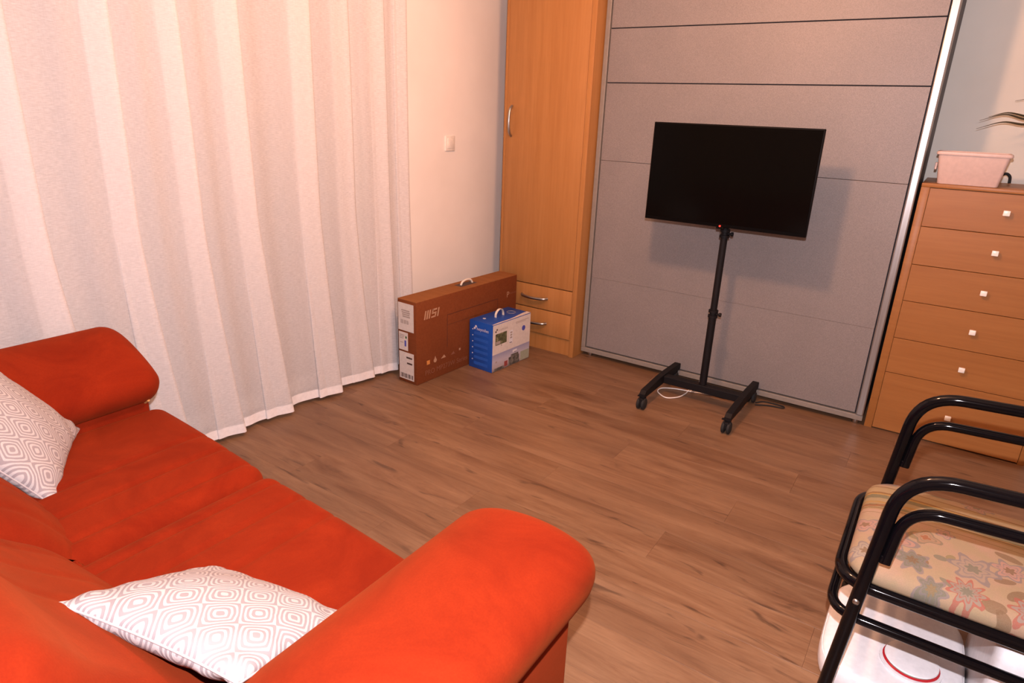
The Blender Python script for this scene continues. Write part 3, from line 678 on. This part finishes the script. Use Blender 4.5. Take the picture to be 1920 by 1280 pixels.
# blue end face
put_text('hoymiles', .026, .055, .232, MBE, MT['white_ink'], bx, sx=.95)
for dx, dy in ((.040,.240),(.049,.252)): obj('logo_leaf', MB().lathe([(.007,0),(.007,.001)], (dx,dy,0), 6).xf(MBE), MT['white_ink'], bx)
for k in range(6):
    obj('bullet', MB().lathe([(.0035,0),(.0035,.001)], (.026, .232-.036*k, 0), 10).xf(MBE), MT['white_ink'], bx)
    patch(.038, .140, .205-.036*k, .222-.036*k, MBE, MT['blue_light'], 'text_block', bx, .0006)
obj('seal_ring', MB().tube([(.27+.026*math.cos(a*PI/12), .085+.026*math.sin(a*PI/12), .001) for a in range(24)], .0012, 6, closed=True).xf(MBT), MT['ink_grey'], bx)
put_text('hoymiles', .026, .075, .110, MBT, MT['blue_light'], bx)
obj('logo_leaf', MB().lathe([(.010,0),(.010,.001)], (.065,.118,0), 6).xf(MBT), MT['white_ink'], bx)
hb = MB(); hp = spline([(.125,.085,-.002),(.128,.085,.022),(.150,.085,.042),(.178,.085,.040),(.192,.085,.020),(.195,.085,-.002)])
hv = []
for i, p in enumerate(hp):
    a = hp[max(0,i-1)]; b_ = hp[min(len(hp)-1,i+1)]; t = (b_-a).normalized(); nn = Vector((t.z, 0, -t.x))
    hv += [p+Vector((0,-.007,0))+nn*.001, p+Vector((0,.007,0))+nn*.001, p+Vector((0,.007,0))-nn*.001, p+Vector((0,-.007,0))-nn*.001]
hb.add(hv, [(i*4+k, i*4+(k+1) % 4, (i+1)*4+(k+1) % 4, (i+1)*4+k) for i in range(len(hp)-1) for k in range(4)])
obj('handle', hb.xf(MBT), MT['handle'], bx, smooth=60, label='pale plastic carrying strap')

# ------------------------------------------------------------------ light switch
sw = thing('light_switch', (XL, 3.09, 1.20), 'square off-white light switch on the wall beside the wardrobe', 'switch')
SYC, SZC = 3.098, 1.208
obj('plate', MB().bbox(XL-.001, XL+.010, SYC-.042, SYC+.042, SZC-.042, SZC+.042, .003), MT['switch'], sw, smooth=40)
obj('rocker', MB().bbox(XL+.009, XL+.0135, SYC-.028, SYC+.028, SZC-.028, SZC+.028, .002), MT['switch'], sw, smooth=40)

# ------------------------------------------------------------------ sofa
so = thing('sofa', (-1.40, .55, 0), 'orange-red velvet sofa with padded overhanging arms', 'sofa')
SX0, SX1, SEAM = -2.10, -.70, -1.472
obj('base', MB().bbox(SX0-.02, SX1+.02, .06, .93, .035, .25, .01, 3), MT['velvet'], so, smooth=40)
for fx in (-2.15, -.64):
    for fy in (.12, .90): obj('foot', MB().lathe([(.022,0),(.026,.04)], (fx,fy,0), 14), MT['stand_black'], so, smooth=40)
CH = [.075, .19, .31]
def seat_disp(xs, x0, x1):
    def d(p):
        u = (p.x-x0)/(x1-x0); v = (p.y-.44)/(1.0-.44); z = p.z
        if z > .34:
            k = max(0, min(1, (z-.34)/.03)); crown = .012*(1-(2*u-1)**2)*(1-(2*v-1)**4) if 0 <= u <= 1 else 0
            cr = sum(.0085*math.exp(-((p.x-c_)/.008)**2) for c_ in xs)
            z += k*(crown-cr)
        y_ = p.y
        t = max(-.15, (-.86-p.x)/1.25)
        y_ += .075*t*max(0, (p.y-.44)/.51); z += .028*t*max(0, min(1, (p.z-.25)/.08))
        return Vector((p.x, y_, z))
    return d
for x0, x1, sg in ((SX0, SEAM-.0015, -1), (SEAM+.0015, SX1, 1)):
    xs = [SEAM+sg*c_ for c_ in CH]
    mb = soft_box(MB(), x0, x1, .30, .960, .215, .392, .05, 84, seat_disp(xs, x0, x1))
    obj('seat_cushion', mb, MT['velvet'], so, smooth=180)
bp = [(.520,.34),(.510,.374),(.478,.425),(.454,.465),(.421,.510),(.372,.554),(.320,.605),(.275,.660),(.247,.715),(.215,.765),(.160,.795),(.100,.790),(.055,.74),(.040,.60),(.040,.34)]
bp = smooth_closed(bp, 2)
for x0, x1, sg in ((SX0+.03, SEAM-.001, -1), (SEAM+.001, SX1-.055, 1)):
    xs = [SEAM+sg*c_ for c_ in (.10,.24,.38)]
    def dsp(s, i, a, b_, x0=x0, x1=x1, xs=xs, sg=sg):
        u = (s-x0)/(x1-x0); e = (.050 if sg < 0 else .016)*abs(2*u-1)**2.5 - (.040 if sg < 0 else .004)
        cr = sum(  .0035*math.exp(-((s-c_)/.014)**2) for c_ in xs) if a > .2 else 0
        return e*max(0, min(1, (a-.12)/.12)) + cr
    o = obj('back_cushion', extrude_profile(MB(), bp, lambda a, b_, s: (s, a, b_), x0, x1, .05, .05 if sg < 0 else .09, 70, 8, dsp), MT['velvet'], so, smooth=180); fix_normals(o)
obj('back_panel', MB().bbox(SX0, SX1, .01, .04, .05, .66, .012, 3), MT['velvet'], so, smooth=40)
near = [(-.690,.430),(-.735,.445),(-.768,.480),(-.772,.520),(-.750,.560),(-.705,.592),(-.640,.612),(-.560,.618),(-.490,.608),(-.445,.588),(-.422,.553),(-.428,.505),(-.452,.455),(-.480,.425),(-.520,.412),(-.600,.410)]
near = smooth_closed(near, 2)
CXM = -1.397
far_p = smooth_closed([(-2.090,.440),(-2.050,.462),(-2.030,.502),(-2.036,.545),(-2.080,.580),(-2.150,.618),(-2.230,.652),(-2.300,.664),(-2.345,.648),(-2.358,.600),(-2.356,.530),(-2.340,.470),(-2.290,.428),(-2.180,.424)], 2)
for sg in (1, -1):
    pr = near if sg > 0 else far_p
    # trim the outer bulge on the wall side a little
    a_ = obj('arm', extrude_profile(MB(), pr, lambda a, b_, s: (a, s, b_), .10, 1.030, .05, .065, 24, 9), MT['velvet'], so, smooth=180); fix_normals(a_)
    x0, x1 = (-.725, -.472) if sg > 0 else (-2.325, -2.075)
    obj('arm_base', MB().bbox(x0, x1, .05, .985, .035, .45, .012, 3), MT['velvet'], a_, smooth=40)
    xe = -.560 if sg > 0 else 2*CXM+.560
    for k in (0,):
        gp = (-.735,-.690,-.62,-.52,-.475) if sg > 0 else (-2.055,-2.095,-2.18,-2.29,-2.330)
        gz = (.440,.424,.411,.413,.428) if sg > 0 else (.460,.439,.424,.428,.456)
        obj('piping', MB().tube(spline([(gp[i], .972, gz[i]) for i in range(5)]), .0045, 8), MT['piping'], a_, smooth=60, label='tan piping under the arm')

# ------------------------------------------------------------------ scatter cushions
def cushion(name, label, ctr, rot, size, th, fold=0):
    mtx = Matrix.Translation(ctr) @ Matrix.Rotation(rot[0], 4, 'Z') @ Matrix.Rotation(rot[1], 4, 'X') @ Matrix.Rotation(rot[2], 4, 'Z')
    n = 44; vs_ = []; uv = []
    t_ = thing(name, ctr, label, 'cushion', 'patterned scatter cushions on the sofa')
    for side, nm in ((1, 'front_cover'), (-1, 'back_cover')):
        m = MB(); m.uv = []
        for j in range(n+1):
            for i in range(n+1):
                u = math.sin((i/n-.5)*PI); v = math.sin((j/n-.5)*PI)
                x = u*(1-.075*(1-v*v)); y_ = v*(1-.075*(1-u*u))
                z = max(0, (1-u*u)*(1-v*v))**.42*th/2
                z *= 1 + .06*math.sin(4*u+1.3+fold)*math.cos(3*v+fold)
                wr = .004*math.sin(17*u*v+fold)*abs(u*v)
                m.v.append((x*size/2, y_*size/2, side*(z) + wr)); m.uv.append((u*.5+.5, v*.5+.5))
        m.f = [((j*(n+1)+i, j*(n+1)+i+1, (j+1)*(n+1)+i+1, (j+1)*(n+1)+i) if side > 0 else (j*(n+1)+i, (j+1)*(n+1)+i, (j+1)*(n+1)+i+1, j*(n+1)+i+1)) for j in range(n) for i in range(n)]
        m.xf(mtx); obj(nm, m, MT['ogee'], t_, smooth=180)
    e = []
    for a, b_ in (((-1,-1),(1,-1)),((1,-1),(1,1)),((1,1),(-1,1)),((-1,1),(-1,-1))):
        for k in range(20):
            t = math.sin((k/20-.5)*PI)*.5+.5; u = a[0]+(b_[0]-a[0])*t; v = a[1]+(b_[1]-a[1])*t
            e.append(mtx @ Vector((u*(1-.075*(1-v*v))*size/2, v*(1-.075*(1-u*u))*size/2, 0)))
    obj('seam', MB().tube(e, .0022, 6, closed=True), MT['cushion_seam'], t_, smooth=60)
    return t_
cushion('scatter_cushion', 'pale ogee-patterned cushion leaning between the far sofa arm and backrest', (-1.966,.560,.556), (2.470,.930,.150), .372, .122)
cushion('scatter_cushion', 'white ogee-patterned cushion lying beside the near sofa arm', (-.945,.515,.512), (-3.004,.499,.117), .372, .105, 2.0)

# ------------------------------------------------------------------ armchair of black tube
CXO, CYO = -.03, 1.50
ac = thing('armchair', (CXO, CYO, 0), 'black tubular metal armchair with floral tapestry seat', 'chair')
def side_frame(y_, tag):
    m = MB().tube(arc_path([(-.016,y_,.0),(.012,y_,.36),(.040,y_,.700),(.46,y_,.722),(.50,y_,.40),(.53,y_,0)], [0,0,.105,.09,0,0], 10), .0155, 14)
    o = obj('side_frame', m, MT['gloss_black'], ac, smooth=60)
    m = MB().tube(arc_path([(.046,y_,.474),(.060,y_,.622),(.44,y_,.640)], [0,.085,0], 10), .0125, 12)
    m.bbox(.034, .058, y_-.010, y_+.010, .470, .492, .004)
    obj('arm_brace', m, MT['gloss_black'], o, smooth=60)
    obj('foot_cap', MB().lathe([(.018,0),(.018,.02),(.016,.03)], (-.016,y_,.0005), 14), MT['rubber'], o, smooth=40)
    obj('foot_cap', MB().lathe([(.018,0),(.018,.02),(.016,.03)], (.529,y_,.0005), 14), MT['rubber'], o, smooth=40)
    sgn = -1 if tag == 0 else 1
    obj('bolt', MB().lathe([(.0075,0),(.0075,sgn*.003),(.004,sgn*.005)], (.011,y_+sgn*.0145,.355), 14, 'y'), MT['steel'], o, smooth=60)
    return o
side_frame(1.50, 0); side_frame(2.03, 1)
def u_loop(z, x0, y0, y1, r, tube, xe=.50, zr=0):
    return MB().tube(arc_path([(xe,y0,z+zr),(x0,y0,z),(x0,y1,z),(xe,y1,z+zr)], [0,r,r,0], 10), tube, 14)
obj('seat_rail', u_loop(.372, -.040, 1.530, 2.000, .085, .0155), MT['gloss_black'], ac, smooth=60)
obj('foot_rail', u_loop(.285, -.042, 1.522, 2.008, .075, .0125), MT['gloss_black'], ac, smooth=60)
def sdisp(p):
    u = (p.x-.225)/.25; v = (p.y-1.765)/.235
    return Vector((p.x, p.y, p.z + (.010*(1-u*u)*(1-v*v) if p.z > .40 else 0)))
sc = MB(); n = 28
def seat_outline(ins):
    x0, x1, y0, y1, r = -.030+ins, .470-ins, 1.523+ins, 2.008-ins, max(.012, .075-ins*.4); P = []
    for (cx_, cy_, a0) in ((x1-r, y1-r, 0), (x0+r, y1-r, 90), (x0+r, y0+r, 180), (x1-r, y0+r, 270)):
        for k in range(9): a = math.radians(a0+90*k/8); P.append((cx_+r*math.cos(a), cy_+r*math.sin(a)))
    return P
loops = []
for ins, z in ((.018,.382),(.006,.386),(0,.396),(.001,.408),(.006,.419),(.016,.427),(.034,.433),(.07,.438),(.12,.441),(.18,.443)): loops.append([(a, b_, z) for a, b_ in seat_outline(ins)])
obj('seat_cushion', loft(sc, loops), MT['tapestry'], ac, smooth=60, label='floral tapestry seat pad')
bk = MB().tube(arc_path([(.500,1.535,.372),(.545,1.535,.92),(.545,1.995,.92),(.500,1.995,.372)], [0,.08,.08,0], 8), .0155, 14)
obj('back_frame', bk, MT['gloss_black'], ac, smooth=60)
obj('back_pad', soft_box(MB(), .500, .548, 1.555, 1.975, .56, .90, .022, 12), MT['tapestry'], ac, smooth=180)

# ------------------------------------------------------------------ robot vacuum and dock
RC = Vector((.120, 1.775, 0))
rv = thing('robot_vacuum', RC, 'white rounded robot vacuum with red-ringed turret under the armchair', 'robot vacuum')
def sq_loop(z, ins):
    P = []
    for k in range(72):
        a = 2*PI*k/72; c_, s_ = math.cos(a), math.sin(a); q = (abs(c_)**4.0+abs(s_)**4.0)**(-1/4.0)
        P.append((RC.x+(.168-ins)*q*c_, RC.y+(.214-ins)*q*s_, z))
    return P
obj('body', loft(MB(), [sq_loop(.012,.012), sq_loop(.018,.003), sq_loop(.030,0), sq_loop(.064,0), sq_loop(.072,.003)]), MT['robot_white'], rv, smooth=40)
obj('top_cover', loft(MB(), [sq_loop(.0705,.004), sq_loop(.077,.006), sq_loop(.0815,.012), sq_loop(.0835,.022), sq_loop(.085,.12)]), MT['robot_white'], rv, smooth=40)
for a in (0, PI): obj('wheel', MB().lathe([(.030,-.009),(.032,0),(.030,.009)], RC+Vector((0, .11*math.cos(a), .032)), 20, 'y'), MT['rubber'], rv, smooth=40)
TR = RC + Vector((.044, -.079, 0))
tu = obj('turret', MB().lathe([(.070,.083),(.072,.086),(.072,.091),(.062,.0915)], TR, 40), MT['robot_white'], rv, smooth=40)
obj('lidar_window', MB().lathe([(.058,.090),(.058,.099)], TR, 40), MT['robot_grey'], tu, smooth=40)
obj('red_ring', MB().lathe([(.0605,.0912),(.0655,.0935),(.0605,.096),(.0585,.0935)], TR, 40, cap=False), MT['robot_red'], tu, smooth=60)
obj('turret_cap', MB().lathe([(.060,.0985),(.062,.100),(.061,.104),(.052,.106),(.01,.1065)], TR, 40), MT['robot_white'], tu, smooth=40)
dk = thing('charging_dock', (.40, 1.73, 0), 'white charging dock standing behind the robot vacuum', 'charging dock')
obj('housing', soft_box(MB(), .292, .430, 1.545, 1.960, .002, .330, .030, 14), MT['robot_white'], dk, smooth=180)

# ------------------------------------------------------------------ ceiling lamp (above the frame)
cl = thing('ceiling_lamp', (LAMP.x, LAMP.y, ZC), 'pendant ceiling lamp above the middle of the floor', 'lamp')
obj('canopy', MB().lathe([(.055,-.03),(.06,-.004),(.06,0)], (LAMP.x,LAMP.y,ZC), 24), MT['steel'], cl, smooth=40)
obj('cord', MB().tube([(LAMP.x,LAMP.y,ZC-.03),(LAMP.x,LAMP.y,LAMP.z+.16)], .004, 8), MT['rubber'], cl, smooth=60)
obj('socket', MB().lathe([(.018,.085),(.020,.09),(.020,.16),(.008,.165)], LAMP, 16), MT['steel'], cl, smooth=40)
